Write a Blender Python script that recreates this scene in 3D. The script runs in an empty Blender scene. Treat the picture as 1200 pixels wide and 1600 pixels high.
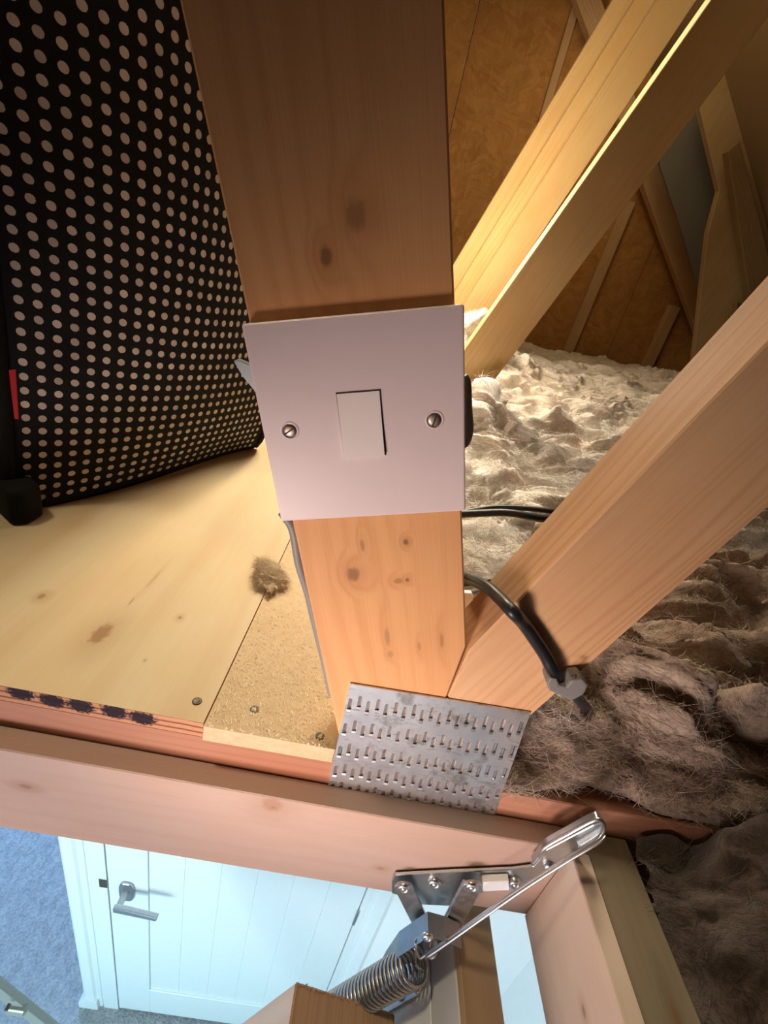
import bpy, bmesh, math, random
import numpy as np
from mathutils import Vector, Matrix
random.seed(7); rng = np.random.default_rng(7)

# ---------------------------------------------------------------- camera, world, lights, exposure
H = 2.82                      # height of the camera above the landing carpet; coordinates below are relative to the camera
F = 697.2                     # focal length in pixels of the 1200x1600 frame
R = np.array([[0.97486844, 0.03841866, 0.2194437], [0.2142303, -0.4319482, -0.87608569], [0.06113028, 0.90107977, -0.42932311]])
scn = bpy.context.scene
COL = scn.collection
cam = bpy.data.objects.new('camera', bpy.data.cameras.new('camera')); COL.objects.link(cam)
cam.data.sensor_fit = 'VERTICAL'; cam.data.sensor_height = 32.0; cam.data.lens = 32.0 * F / 1600.0
cam.data.clip_start = 0.005; cam.data.clip_end = 60
cam.matrix_world = Matrix(((R[0, 0], -R[1, 0], -R[2, 0], 0), (R[0, 1], -R[1, 1], -R[2, 1], 0), (R[0, 2], -R[1, 2], -R[2, 2], 0), (0, 0, 0, 1)))
scn.camera = cam
w = bpy.data.worlds.new('world'); scn.world = w; w.use_nodes = True
w.node_tree.nodes['Background'].inputs[0].default_value = (0.55, 0.75, 1.0, 1)
w.node_tree.nodes['Background'].inputs[1].default_value = 0.02
scn.view_settings.view_transform = 'Standard'; scn.view_settings.look = 'None'
scn.view_settings.gamma = 1.0; scn.view_settings.use_curve_mapping = False
scn.view_settings.exposure = 0.0

def lamp(name, kind, loc, power, col, size=0.5, target=None, size_y=None):
    d = bpy.data.lights.new(name, kind); d.energy = power; d.color = col
    if kind == 'AREA':
        d.size = size
        if size_y: d.shape = 'RECTANGLE'; d.size_y = size_y
    else: d.shadow_soft_size = size
    o = bpy.data.objects.new(name, d); COL.objects.link(o); o.location = loc
    if target is not None: o.rotation_euler = (Vector(target) - Vector(loc)).to_track_quat('-Z', 'Y').to_euler()
    return o
lamp('loft_bulb', 'POINT', (-0.03, 1.06, 0.24), 17.0, (1.0, 0.85, 0.62), 0.04)
lr = lamp('loft_top_fill', 'AREA', (0.08, 1.02, 0.80), 4.0, (1.0, 0.87, 0.68), 0.4, (0.02, 0.66, -0.25)); lr.data.spread = 0.95  # added overhead fill for the plywood, wool and brace tops; no fitting modelled
lf = lamp('loft_front_fill', 'AREA', (-0.70, 0.165, 1.4), 0.75, (1.0, 0.86, 0.62), 0.15, (-0.1, 0.12, -0.3)); lf.data.spread = 0.75  # added narrow fill that brightens the lining tops from above
lamp('loft_side_fill', 'AREA', (-1.3, -0.65, 0.15), 0.7, (1.0, 0.46, 0.08), 0.5, (0.0, 0.2, 0.1))  # added weak orange fill, stands in for warm bounce on the post
lamp('gable_fill', 'AREA', (0.5, 1.9, 1.1), 3.0, (1.0, 0.74, 0.42), 0.5, (0.8, 2.4, 0))  # extra unseen lamp added to lift the gable boards
lw = lamp('hatch_fill', 'AREA', (-0.9, -1.9, -1.10), 19, (1.0, 0.83, 0.82), 1.1, (-0.05, 0.2, -0.30), 0.5); lw.data.spread = 1.9  # unseen area fill added to light the truss through the hatch; no window there
tl = lamp('post_fill_spot', 'SPOT', (-0.16, -0.20, -0.32), 9.6, (1.0, 0.79, 0.67), 0.06, (0.035, 0.193, -0.195)); tl.data.spot_size = 1.02; tl.data.spot_blend = 1.0  # invisible spot added to brighten switch and post while sparing the lining
ld = lamp('landing_daylight', 'AREA', (-0.9, -1.3, -1.7), 27, (0.50, 0.88, 1.0), 1.2, (-0.3, 0.5, -2.6)); ld.data.spread = 2.2
lamp('landing_side_light', 'AREA', (-1.7, 2.4, -1.0), 95, (0.30, 0.56, 1.0), 1.0, (-1.3, 1.6, -2.8))

# ---------------------------------------------------------------- helpers
def ray(px, py):
    v = R.T @ np.array([px - 600.0, py - 800.0, F]); return v / v[1]
def at(px, py, y):            # the point on the vertical plane Y = y that shows at this pixel of the frame
    return Vector(ray(px, py) * y)
def atz(px, py, z):
    v = ray(px, py); return Vector(v * z / v[2])
def lin(r, g, b): return tuple(((c / 255.0) / 12.92 if c / 255.0 <= 0.04045 else ((c / 255.0 + 0.055) / 1.055) ** 2.4) for c in (r, g, b)) + (1,)

def tag(o, label=None, cat=None, group=None, kind=None):
    if label: o['label'] = label
    if cat: o['category'] = cat
    if group: o['group'] = group
    if kind: o['kind'] = kind
    return o
def thing(name, loc, label=None, cat=None, group=None, kind=None):
    o = bpy.data.objects.new(name, None); COL.objects.link(o); o.location = loc; o.empty_display_size = 0.02
    return tag(o, label, cat, group, kind)
def origin(o):
    v = Vector((0, 0, 0))
    while o is not None: v += o.location; o = o.parent
    return v
def link(name, bm, mat, parent=None, loc=None, smooth=False):
    """links a bmesh (camera-relative coordinates) as one object whose origin is its parent's, or loc"""
    me = bpy.data.meshes.new(name)
    base = origin(parent) if parent else Vector(loc if loc is not None else (0, 0, 0))
    bmesh.ops.translate(bm, verts=bm.verts, vec=-base)
    bmesh.ops.recalc_face_normals(bm, faces=bm.faces)
    bm.to_mesh(me); bm.free()
    for m in (mat if isinstance(mat, (list, tuple)) else [mat]): me.materials.append(m)
    if smooth:
        for p in me.polygons: p.use_smooth = True
    o = bpy.data.objects.new(name, me); COL.objects.link(o)
    if parent: o.parent = parent
    else: o.location = base
    return o
def uv_grain(bm, d, off=(0, 0)):
    d = Vector(d).normalized(); uvl = bm.loops.layers.uv.verify()
    for f in bm.faces:
        n = f.normal; o = n.cross(d); a = d
        if o.length < 0.35:
            o = n.cross(Vector((0, 0, 1))) if abs(n.z) < .8 else Vector((1, 0, 0)); a = n.cross(o)
            k = .17
        else:
            ax = max(range(3), key=lambda i: abs(o[i]))
            if o[ax] < 0: o = -o
            k = 1.0
        o.normalize(); a = a.normalized()
        for l in f.loops:
            p = l.vert.co; l[uvl].uv = (p.dot(a) * k + off[0], p.dot(o) + off[1])
def bevel(bm, r, seg=1):
    es = [e for e in bm.edges if len(e.link_faces) == 2 and e.calc_face_angle(0) > 0.5]
    if r > 0: bmesh.ops.bevel(bm, geom=es, offset=r, segments=seg, affect='EDGES', clamp_overlap=True, profile=0.6)
def prism(pts, ext):
    """closed prism: polygon pts (3D) swept by vector ext"""
    bm = bmesh.new(); ext = Vector(ext)
    a = [bm.verts.new(Vector(p)) for p in pts]; b = [bm.verts.new(Vector(p) + ext) for p in pts]
    bm.faces.new(a[::-1]); bm.faces.new(b); n = len(pts)
    for i in range(n): bm.faces.new((a[i], a[(i + 1) % n], b[(i + 1) % n], b[i]))
    bmesh.ops.recalc_face_normals(bm, faces=bm.faces)
    bm.normal_update(); return bm
def xz(poly, y0, y1): return prism([(x, y0, z) for x, z in poly], (0, y1 - y0, 0))
def box(x0, x1, y0, y1, z0, z1): return prism([(x0, y0, z0), (x1, y0, z0), (x1, y0, z1), (x0, y0, z1)], (0, y1 - y0, 0))
def join(*bms):
    out = bmesh.new()
    for b in bms:
        me = bpy.data.meshes.new('t'); b.to_mesh(me); b.free(); out.from_mesh(me); bpy.data.meshes.remove(me)
    out.normal_update(); return out
def board(name, bm, mat, d, parent=None, loc=None, bev=0.0008, off=None, cuts=0):
    bevel(bm, bev); bm.normal_update()
    uv_grain(bm, d, off if off is not None else (random.uniform(0, 5), random.uniform(0, 5)))
    return link(name, bm, mat, parent, loc)
def tube(pts, r, seg=10, closed=False):
    """swept tube through points with parallel transport; r number or list"""
    bm = bmesh.new(); pts = [Vector(p) for p in pts]; n = len(pts); rings = []
    t0 = (pts[1] - pts[0]).normalized(); u = t0.orthogonal().normalized()
    for i, p in enumerate(pts):
        t = (pts[min(i + 1, n - 1)] - pts[max(i - 1, 0)]).normalized()
        u = (u - t * u.dot(t)).normalized(); v = t.cross(u); rr = r[i] if isinstance(r, (list, tuple)) else r
        rings.append([bm.verts.new(p + (u * math.cos(a) + v * math.sin(a)) * rr) for a in [2 * math.pi * k / seg for k in range(seg)]])
    for i in range(n - 1):
        for k in range(seg): bm.faces.new((rings[i][k], rings[i][(k + 1) % seg], rings[i + 1][(k + 1) % seg], rings[i + 1][k]))
    bm.faces.new(rings[0][::-1]); bm.faces.new(rings[-1])
    return bm
def smooth_path(pts, n=8):
    P = [Vector(p) for p in pts]; P = [2 * P[0] - P[1]] + P + [2 * P[-1] - P[-2]]; out = []
    for i in range(1, len(P) - 2):
        for k in range(n):
            t = k / n
            out.append(0.5 * ((2 * P[i]) + (P[i + 1] - P[i - 1]) * t + (2 * P[i - 1] - 5 * P[i] + 4 * P[i + 1] - P[i + 2]) * t * t + (3 * P[i] - P[i - 1] - 3 * P[i + 1] + P[i + 2]) * t ** 3))
    out.append(P[-2]); return out
def lathe(c, axis, prof, seg=20):
    """profile [(radius, height)] about axis through c"""
    bm = bmesh.new(); ax = Vector(axis).normalized(); u = ax.orthogonal().normalized(); v = ax.cross(u); c = Vector(c); rings = []
    for r, h in prof:
        if r < 1e-6: rings.append([bm.verts.new(c + ax * h)])
        else: rings.append([bm.verts.new(c + ax * h + (u * math.cos(2 * math.pi * k / seg) + v * math.sin(2 * math.pi * k / seg)) * r) for k in range(seg)])
    for a, b in zip(rings, rings[1:]):
        for k in range(seg):
            k2 = (k + 1) % seg
            if len(a) == 1 and len(b) == 1: continue
            if len(a) == 1: bm.faces.new((a[0], b[k2], b[k]))
            elif len(b) == 1: bm.faces.new((a[k], a[k2], b[0]))
            else: bm.faces.new((a[k], a[k2], b[k2], b[k]))
    return bm

# ---------------------------------------------------------------- node helpers and materials
class NT:
    def __init__(s, name, rough=0.6, metal=0.0, spec=0.5):
        s.m = bpy.data.materials.new(name); s.m.use_nodes = True; s.t = s.m.node_tree
        s.b = s.t.nodes['Principled BSDF']; s.b.inputs['Roughness'].default_value = rough
        s.b.inputs['Metallic'].default_value = metal; s.b.inputs['Specular IOR Level'].default_value = spec
    def n(s, typ, ins=None, **kw):
        nd = s.t.nodes.new(typ)
        for k, v in kw.items(): setattr(nd, k, v)
        for k, v in (ins or {}).items():
            if hasattr(v, 'is_linked') or isinstance(v, bpy.types.NodeSocket): s.t.links.new(v, nd.inputs[k])
            else: nd.inputs[k].default_value = v
        return nd
    def math(s, op, a, b=0.0, c=None, clamp=False):
        ins = {0: a, 1: b}
        if c is not None: ins[2] = c
        return s.n('ShaderNodeMath', ins, operation=op, use_clamp=clamp).outputs[0]
    def mix(s, f, a, b, mode='MIX'):
        nd = s.n('ShaderNodeMix', data_type='RGBA', blend_type=mode)
        for k, v in ((0, f), (6, a), (7, b)):
            if isinstance(v, bpy.types.NodeSocket): s.t.links.new(v, nd.inputs[k])
            else: nd.inputs[k].default_value = v
        return nd.outputs[2]
    def noise(s, vec, scale=5, detail=4, rough=.5, dist=0.0):
        return s.n('ShaderNodeTexNoise', {'Vector': vec, 'Scale': scale, 'Detail': detail, 'Roughness': rough, 'Distortion': dist}).outputs[0]
    def map(s, vec, sc=(1, 1, 1), loc=(0, 0, 0), rot=(0, 0, 0)):
        return s.n('ShaderNodeMapping', {'Vector': vec, 'Scale': sc, 'Location': loc, 'Rotation': rot}).outputs[0]
    def ramp(s, f, a, b):     # smoothstep a..b -> 0..1
        return s.n('ShaderNodeMapRange', {0: f, 1: a, 2: b, 3: 0.0, 4: 1.0}, interpolation_type='SMOOTHSTEP').outputs[0]
    def uv(s): return s.n('ShaderNodeTexCoord').outputs['UV']
    def obj(s): return s.n('ShaderNodeTexCoord').outputs['Object']
    def bump(s, h, strength=.3, dist=.001):
        b = s.n('ShaderNodeBump', {'Height': h, 'Strength': strength, 'Distance': dist}); s.t.links.new(b.outputs[0], s.b.inputs['Normal'])
    def color(s, c):
        if isinstance(c, bpy.types.NodeSocket): s.t.links.new(c, s.b.inputs['Base Color'])
        else: s.b.inputs['Base Color'].default_value = c
        return s.m

def wood(name, light, dark, rings=110.0, contrast=.5, knots=(), fuzz=.25, rough=.62, knotcol=(0.16, 0.07, 0.03, 1), tone=None):
    """planed softwood: u along the grain, v across it, in metres; knots = (u, v, radius, stretch, strength)"""
    t = NT(name, rough, 0, .3); uv = t.uv()
    sep = t.n('ShaderNodeSeparateXYZ', {0: uv}); u, v = sep.outputs[0], sep.outputs[1]
    warp = t.noise(t.map(uv, (2.2, 11, 1)), 1, 2, .5)
    v2 = t.math('ADD', v, t.math('MULTIPLY', warp, .05))
    kn = None; halo = None
    for (ku, kv, kr, ks, st) in knots:
        d = t.n('ShaderNodeVectorMath', {0: t.map(uv, (1 / (kr * ks), 1 / kr, 1), (-ku / (kr * ks), -kv / kr, 0))}, operation='LENGTH').outputs['Value']
        wob = t.math('ADD', d, t.math('MULTIPLY_ADD', t.noise(uv, 260, 2), .7, -.35))
        f = t.math('MULTIPLY', t.ramp(wob, 1.05, .45), st)
        h = t.math('MULTIPLY', t.ramp(d, 3.6, .6), st)
        kn = f if kn is None else t.math('MAXIMUM', kn, f); halo = h if halo is None else t.math('MAXIMUM', halo, h)
    if halo is not None: v2 = t.math('ADD', v2, t.math('MULTIPLY', halo, .018))
    v3 = t.math('ADD', v2, t.math('MULTIPLY', t.noise(t.map(uv, (1.0, 55, 1)), 1, 2), .022))
    wave = t.math('SINE', t.math('MULTIPLY', v3, rings * 6.283))
    ring = t.math('POWER', t.math('MULTIPLY_ADD', wave, .5, .5), 2.2)
    fade = t.ramp(t.noise(t.map(uv, (1.5, 9, 1)), 1, 2), .3, .7)
    ring = t.math('MULTIPLY', ring, fade)
    fib = t.noise(t.map(uv, (14, 900, 1)), 1, 3, .7)
    fine = t.noise(t.map(uv, (5, 160, 1)), 1, 4, .6)
    f = t.math('ADD', t.math('MULTIPLY', ring, contrast), t.math('MULTIPLY', t.math('SUBTRACT', fine, .45), contrast * 1.1), clamp=True)
    c = t.mix(f, light, dark)
    blot = t.ramp(t.noise(t.map(uv, (7, 14, 1)), 1, 3), .3, .75)
    c = t.mix(t.math('MULTIPLY', blot, .35), c, tone or (dark[0] * 1.15, dark[1] * .95, dark[2] * .8, 1))
    c = t.mix(t.math('MULTIPLY', t.math('SUBTRACT', fib, .5, clamp=True), fuzz * 2.0, clamp=True), c, (light[0] * .45, light[1] * .4, light[2] * .35, 1))
    if kn is not None:
        c = t.mix(t.math('MULTIPLY', halo, .45), c, (dark[0] * .75, dark[1] * .6, dark[2] * .5, 1)); c = t.mix(kn, c, knotcol)
    t.bump(t.math('ADD', t.math('MULTIPLY', fib, .6), t.math('MULTIPLY', ring, .3)), .25, .0006)
    return t.color(c)

PINE_L, PINE_D = (0.74, 0.47, 0.27, 1), (0.50, 0.25, 0.11, 1)
M = {}
def plain(name, col, rough=.5, metal=0, spec=.5, bump=None):
    t = NT(name, rough, metal, spec)
    nz = t.noise(t.obj(), bump[0] if bump else 60, 3)
    if bump: t.bump(nz, bump[1], bump[2])
    return t.color(t.mix(t.math('MULTIPLY', nz, .25), col, (col[0] * .8, col[1] * .8, col[2] * .8, 1)))
def metal(name, col, rough, streak=(8, 8, 8), amt=.5):
    t = NT(name, rough, 1.0); o = t.obj(); nz = t.noise(t.map(o, streak), 20, 4, .6)
    t.t.links.new(t.math('MULTIPLY_ADD', nz, .35, rough - .1), t.b.inputs['Roughness'])
    return t.color(t.mix(t.math('MULTIPLY', nz, amt), col, (col[0] * .5, col[1] * .5, col[2] * .52, 1)))
M['steel'] = metal('zinc_plated_steel', (0.62, 0.64, 0.64, 1), .28)
M['spring'] = metal('spring_steel', (0.50, 0.52, 0.51, 1), .25)
M['chrome'] = metal('satin_chrome', (0.55, 0.57, 0.58, 1), .3)
M['screw'] = metal('screw_steel', (0.45, 0.38, 0.32, 1), .35)
M['darkscrew'] = metal('dull_screw', (0.16, 0.14, 0.11, 1), .5)
M['alu'] = plain('weathered_aluminium', (0.30, 0.36, 0.33, 1), .45, .6)
M['black_pvc'] = plain('black_pvc', (0.012, 0.012, 0.014, 1), .38, 0, .5, (90, .1, .001))
M['grey_pvc'] = plain('grey_pvc', (0.20, 0.19, 0.18, 1), .5)
M['blue_grey'] = plain('galvanised_lug', (0.42, 0.47, 0.50, 1), .45, .3)
M['white_pvc'] = plain('white_pvc', (0.86, 0.87, 0.86, 1), .35)
M['switch'] = plain('white_switch_plastic', (0.80, 0.66, 0.68, 1), .42, 0, .4)
M['rocker'] = plain('switch_rocker_plastic', (0.90, 0.80, 0.80, 1), .35, 0, .4)
M['gap'] = plain('dark_gap', (0.05, 0.03, 0.025, 1), .8)
M['white_paint'] = plain('white_gloss_paint', (0.80, 0.83, 0.83, 1), .32, 0, .45)
M['wall_paint'] = plain('matt_white_wall_paint', (0.80, 0.81, 0.80, 1), .8, 0, .3, (40, .05, .001))
M['hatch_white'] = plain('white_hatch_face', (0.60, 0.60, 0.60, 1), .45)
M['black_cloth'] = plain('black_fabric', (0.006, 0.006, 0.006, 1), .85, 0, .2, (500, .3, .0006))
M['red_cloth'] = plain('red_label_fabric', (0.42, 0.02, 0.025, 1), .7, 0, .2, (700, .3, .0005))
M['felt'] = plain('grey_roof_underlay', (0.15, 0.14, 0.115, 1), .75, 0, .3, (14, .25, .01))
M['brown_roof'] = plain('brown_roof_boards', (0.22, 0.14, 0.06, 1), .85)
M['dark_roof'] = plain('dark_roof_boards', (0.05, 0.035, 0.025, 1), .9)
M['post'] = wood('post_wood', (0.66, 0.40, 0.23, 1), (0.50, 0.255, 0.12, 1), 120, .32,
    knots=[(-.1575, -.0295 + .035, .0035, 1.2, .0)])
M['brace'] = wood('brace_wood', (0.68, 0.42, 0.23, 1), (0.42, 0.19, 0.075, 1), 170, .42)
M['chord'] = wood('chord_wood', (0.42, 0.20, 0.12, 1), (0.28, 0.105, 0.055, 1), 120, .4)
M['web'] = wood('warm_web_wood', (0.60, 0.41, 0.18, 1), (0.45, 0.27, 0.09, 1), 80, .35, knots=[(.31, .17, .006, 1.8, .8)])
M['back_wood'] = wood('aged_rafter_wood', (0.55, 0.36, 0.18, 1), (0.36, 0.20, 0.09, 1), 80, .4)
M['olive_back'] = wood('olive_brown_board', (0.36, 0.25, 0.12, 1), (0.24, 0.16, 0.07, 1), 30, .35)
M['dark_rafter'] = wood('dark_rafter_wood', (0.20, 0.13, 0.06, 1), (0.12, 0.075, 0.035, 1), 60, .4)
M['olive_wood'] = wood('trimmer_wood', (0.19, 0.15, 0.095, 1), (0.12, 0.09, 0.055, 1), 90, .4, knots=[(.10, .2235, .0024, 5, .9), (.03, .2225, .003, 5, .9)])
M['endgrain'] = wood('sawn_end_grain', (0.42, 0.27, 0.16, 1), (0.27, 0.15, 0.08, 1), 260, .35, fuzz=.8, rough=.9)

# ================================================================ SETTING: the landing below
def carpet():
    t = NT('pile_carpet', .95, 0, .1); o = t.obj()
    big = t.noise(t.map(o, (1, 1, 1)), 9, 4, .6); tuft = t.noise(o, 95, 4, .7); m = t.noise(t.map(o, (38, 22, 30), rot=(0, 0, .6)), 1, 3)
    c = t.mix(t.ramp(t.math('ADD', t.math('MULTIPLY', tuft, .7), t.math('MULTIPLY', m, .4)), .35, .75), (0.25, 0.25, 0.26, 1), (0.50, 0.49, 0.49, 1))
    c = t.mix(t.math('MULTIPLY', big, .4), c, (0.26, 0.25, 0.25, 1))
    t.bump(t.math('ADD', tuft, t.math('MULTIPLY', m, 1.2)), .9, .012)
    return t.color(c)
M['carpet'] = carpet()
def struct(name, bm, mat, parent=None, loc=None):
    o = link(name, bm, mat, parent, loc)
    if not parent: o['kind'] = 'structure'
    return o
FZ = -H
struct('floor', box(-3.0, 1.6, -2.6, 4.2, FZ - .05, FZ), M['carpet'], loc=(0, 0, FZ))
DY = .73                      # face of the landing wall that holds the door
struct('wall_front', join(box(-.655, -.53, DY + .012, DY + .12, FZ, -.392), box(-.53, .30, DY + .012, DY + .12, FZ + 2.0, -.392), box(.30, .92, DY + .012, DY + .12, FZ, -.392)), M['wall_paint'], loc=(.3, DY, FZ))
struct('wall_right', box(.92, 1.02, -2.5, 4.1, FZ, -.392), M['wall_paint'], loc=(.92, 0, FZ))
struct('wall_left', box(-2.8, -2.7, -2.5, 4.1, FZ, -.392), M['wall_paint'], loc=(-2.8, 0, FZ))
struct('wall_far', box(-2.8, 1.0, 4.1, 4.2, FZ, -.392), M['wall_paint'], loc=(0, 4.1, FZ))
struct('wall_near', box(-2.8, 1.0, -2.5, -2.4, FZ, -.392), M['wall_paint'], loc=(0, -2.5, FZ))
# landing ceiling with the hatch hole
HX0, HX1, HY0, HY1 = -.47, .19, -.32, .1775
cx = [(-2.8, HX0 - .014, -2.5, 4.1), (HX1 + .013, 1.0, -2.5, 4.1), (HX0 - .014, HX1 + .013, HY1 + .0155, 4.1), (HX0 - .014, HX1 + .013, -2.5, HY0 - .015)]
struct('ceiling', join(*[box(a, b, c, d, -.390, -.3775) for a, b, c, d in cx]), M['wall_paint'], loc=(0, 0, -.39))
# door_1: stiles, rails, grooved boards, handle, architrave
door = thing('door_1', (-.12, DY, FZ), kind='structure')
X0, X1, DZ0, DZ1 = -.512, .278, FZ + .012, FZ + 1.98
def dpart(name, bm, mat=None, bev=.0015):
    bevel(bm, bev); return link(name, bm, mat or M['white_paint'], door)
dpart('stile', box(X0, X0 + .125, DY, DY + .04, DZ0, DZ1)); dpart('stile', box(X1 - .11, X1, DY, DY + .04, DZ0, DZ1))
dpart('rail', box(X0 + .125, X1 - .11, DY, DY + .04, DZ0, DZ0 + .215)); dpart('rail', box(X0 + .125, X1 - .11, DY, DY + .04, DZ1 - .12, DZ1))
nb = 5; bw = (X1 - .11 - X0 - .125) / nb
for k in range(nb):
    dpart('groove_board', box(X0 + .125 + k * bw + .0006, X0 + .125 + (k + 1) * bw - .0006, DY + .006, DY + .0085, DZ0 + .215, DZ1 - .12), bev=.0008)
dpart('door_backing', box(X0 + .12, X1 - .105, DY + .0075, DY + .0385, DZ0 + .2, DZ1 - .1))
def arch(xa, xb, flip):
    s = 1 if not flip else -1
    prof = [(0, 0), (0, .014), (.010, .020), (.040, .018), (.048, .012), (.066, .010), (.074, .0)]
    return prism([(xa + s * u, DY + .012 - h - .001, FZ) for u, h in prof], (0, 0, 2.05))
dpart('architrave', join(arch(-.655 + .01, 0, False), box(-.572, X0 - .003, DY - .002, DY + .10, FZ, FZ + 2.0)), bev=0)
dpart('architrave', join(arch(.365, 0, True), box(X1 + .003, .300, DY - .002, DY + .10, FZ, FZ + 2.0)), bev=0)
dpart('plinth_block', prism([(-.668, DY - .012, FZ), (-.592, DY - .012, FZ), (-.592, DY - .012, FZ + .075), (-.640, DY - .012, FZ + .105), (-.668, DY - .012, FZ + .04)], (0, .05, 0)))
dpart('hinge', tube([(X1 + .001, DY - .004, FZ + 1.0), (X1 + .001, DY - .004, FZ + 1.085)], .005, 8), M['chrome'], 0)
dpart('hinge', tube([(X1 + .001, DY - .004, FZ + .22), (X1 + .001, DY - .004, FZ + .30)], .005, 8), M['chrome'], 0)
dpart('strike_plate', box(X0 - .026, X0 - .002, DY - .004, DY - .002, FZ + .975, FZ + 1.02), M['darkscrew'], 0)
hc = Vector((-.452, DY, FZ + .985))
rose = []
for k in range(24):
    a = 2 * math.pi * k / 24; rose.append((hc.x + .024 * math.copysign(abs(math.cos(a)) ** .6, math.cos(a)), DY - .009, hc.z + .052 * math.copysign(abs(math.sin(a)) ** .7, math.sin(a)) - .01))
hnd = dpart('door_handle', prism(rose, (0, .009, 0)), M['chrome'], .002)
lv = join(tube([hc + Vector((0, -.005, 0)), hc + Vector((0, -.055, 0))], .010, 14),
          prism([hc + Vector(p) for p in ((-.012, -.060, -.012), (.122, -.066, -.010), (.126, -.064, .006), (.02, -.060, .014), (-.012, -.060, .012))], (0, .014, 0)))
bevel(lv, .003, 2); lo = link('lever', lv, M['chrome'], hnd)
# skirting right of the door
o = struct('baseboard_front', join(box(.375, .92, DY - .002, DY + .012, FZ, FZ + .10)), M['white_paint'], loc=(.6, DY, FZ))
o = struct('baseboard_left', box(-.671, -.655, DY + .03, DY + .14, FZ, FZ + .10), M['white_paint'], loc=(-.66, DY, FZ))

# aluminium pole leaning up from the landing floor, at the bottom left
def ext_line(a, b, za, zb):
    d = b - a; return a + d * ((za - a.z) / d.z), a + d * ((zb - a.z) / d.z)
pa, pb = ext_line(at(2, 1545, .30), at(76, 1603, .30), -.62, FZ + .004)
pole = thing('access_pole', pb, 'grey-green aluminium rail leaning up from the carpet at the bottom left corner', 'rail')
rp = (pa - pb).normalized(); side = Vector((0, 1, 0)); o3 = rp.cross(side).normalized()
b = prism([pb - side * .006 - o3 * .014, pb + side * .006 - o3 * .014, pb + side * .006 + o3 * .014, pb - side * .006 + o3 * .014], pa - pb)
bevel(b, .003, 2); link('rail_tube', b, M['alu'], pole)
q = at(24, 1584, .288)
b = prism([q + Vector(v) for v in ((-.018, 0, .008), (.015, 0, .008), (.012, 0, -.012), (-.018, 0, -.014))], (0, .012, 0)); bevel(b, .002); link('rail_bracket', b, M['alu'], pole)
link('bolt', lathe(at(12, 1574, .286), (0, -1, 0), [(0, .004), (.003, .004), (.003, -.004), (0, -.004)], 8), M['darkscrew'], pole)

# ================================================================ HATCH: lining boards and trimmer
hatch = thing('hatch_lining', (HX1, HY1, -.39), 'pale planed softwood lining boards around the open loft hatch', 'hatch frame')
M['lining'] = wood('lining_wood', (0.47, 0.335, 0.27, 1), (0.38, 0.25, 0.19, 1), 60, .22,
    knots=[(at(40, 1229, HY1).x, at(40, 1229, HY1).z, .0028, 1.8, 1), (at(425, 1257, HY1).x, at(425, 1257, HY1).z, .0085, 1.0, .55), (at(595, 1357, HY1).x, at(595, 1357, HY1).z, .0022, 1.5, .6), (at(427, 1262, HY1).x, at(427, 1262, HY1).z, .0015, 1.0, 1)],
    knotcol=(0.30, 0.15, 0.09, 1))
M['lining_side'] = wood('side_lining_wood', (0.56, 0.45, 0.36, 1), (0.47, 0.35, 0.26, 1), 45, .2, knots=[(.112, -.338, .0022, 1.6, .8), (.085, -.35, .002, 1.6, .6)], knotcol=(0.3, 0.18, 0.10, 1))
board('lining_board', box(HX0 - .014, HX1 + .013, HY1, HY1 + .0152, -.390, -.3015), M['lining'], (1, 0, 0), hatch, off=(0, 0))
board('lining_board', box(HX1, HX1 + .013, HY0, HY1 - .0004, -.390, -.3015), M['lining_side'], (0, 1, 0), hatch, off=(0, 0))
board('lining_board', box(HX0 - .013, HX0, HY0, HY1 - .0004, -.390, -.3015), M['lining_side'], (0, 1, 0), hatch)
board('lining_board', box(HX0 - .014, HX1 + .013, HY0 - .015, HY0 - .0004, -.390, -.3015), M['lining'], (1, 0, 0), hatch)
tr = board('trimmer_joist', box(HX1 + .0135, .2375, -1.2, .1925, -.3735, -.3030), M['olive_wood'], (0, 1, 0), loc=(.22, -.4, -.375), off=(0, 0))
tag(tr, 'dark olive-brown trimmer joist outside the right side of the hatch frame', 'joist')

# ================================================================ FRONT TRUSS: post, brace, chord, nail plate
YP = .193
LT = math.tan(math.radians(18.7)); zc = -.277
xl = lambda z: -.0659 - .339 * z          # left edge of the post
xr_ = lambda z: .0210 - .339 * z          # right edge of the post
ub = lambda z: .1378 + .362 * z           # upper edge of the brace
lb = lambda z: .2019 + .355 * z           # lower edge of the brace
tr1 = thing('roof_truss', (.08, YP + .017, zc), 'foremost roof truss with wide post carrying the light switch and a brace leaning right', 'truss', 'roof trusses')
# post knots in (u, v): u along grain, v across
gd = Vector((-math.sin(math.radians(18.7)), 0, math.cos(math.radians(18.7))))
def puv(px, py, y=YP, d=gd):
    p = at(px, py, y); o = Vector((0, -1, 0)).cross(d)
    ax = max(range(3), key=lambda i: abs(o[i]))
    if o[ax] < 0: o = -o
    return p.dot(d), p.dot(o)
def kn(px, py, r, s, st, d=gd): u, v = puv(px, py, YP, d); return (u, v, r, s, st)
M['post'] = wood('post_wood', (0.68, 0.35, 0.15, 1), (0.50, 0.215, 0.07, 1), 95, .36, fuzz=.2,
    knots=[kn(556, 336, .0050, 1.3, .55), kn(509, 401, .0028, 1.6, .85), kn(552, 897, .0042, 1.2, .75), kn(634, 847, .0016, 1.3, .85), kn(622, 908, .003, .7, .5), kn(566, 852, .0014, 3, .5),
           kn(636, 906, .0014, 1.2, .8), kn(605, 995, .0018, 4.5, .4), kn(690, 1000, .0015, 5, .45), kn(610, 1022, .0022, 1.4, .35), kn(655, 1010, .0014, 3, .35)],
    knotcol=(0.20, 0.09, 0.035, 1), tone=(0.50, 0.24, 0.10, 1))
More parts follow.
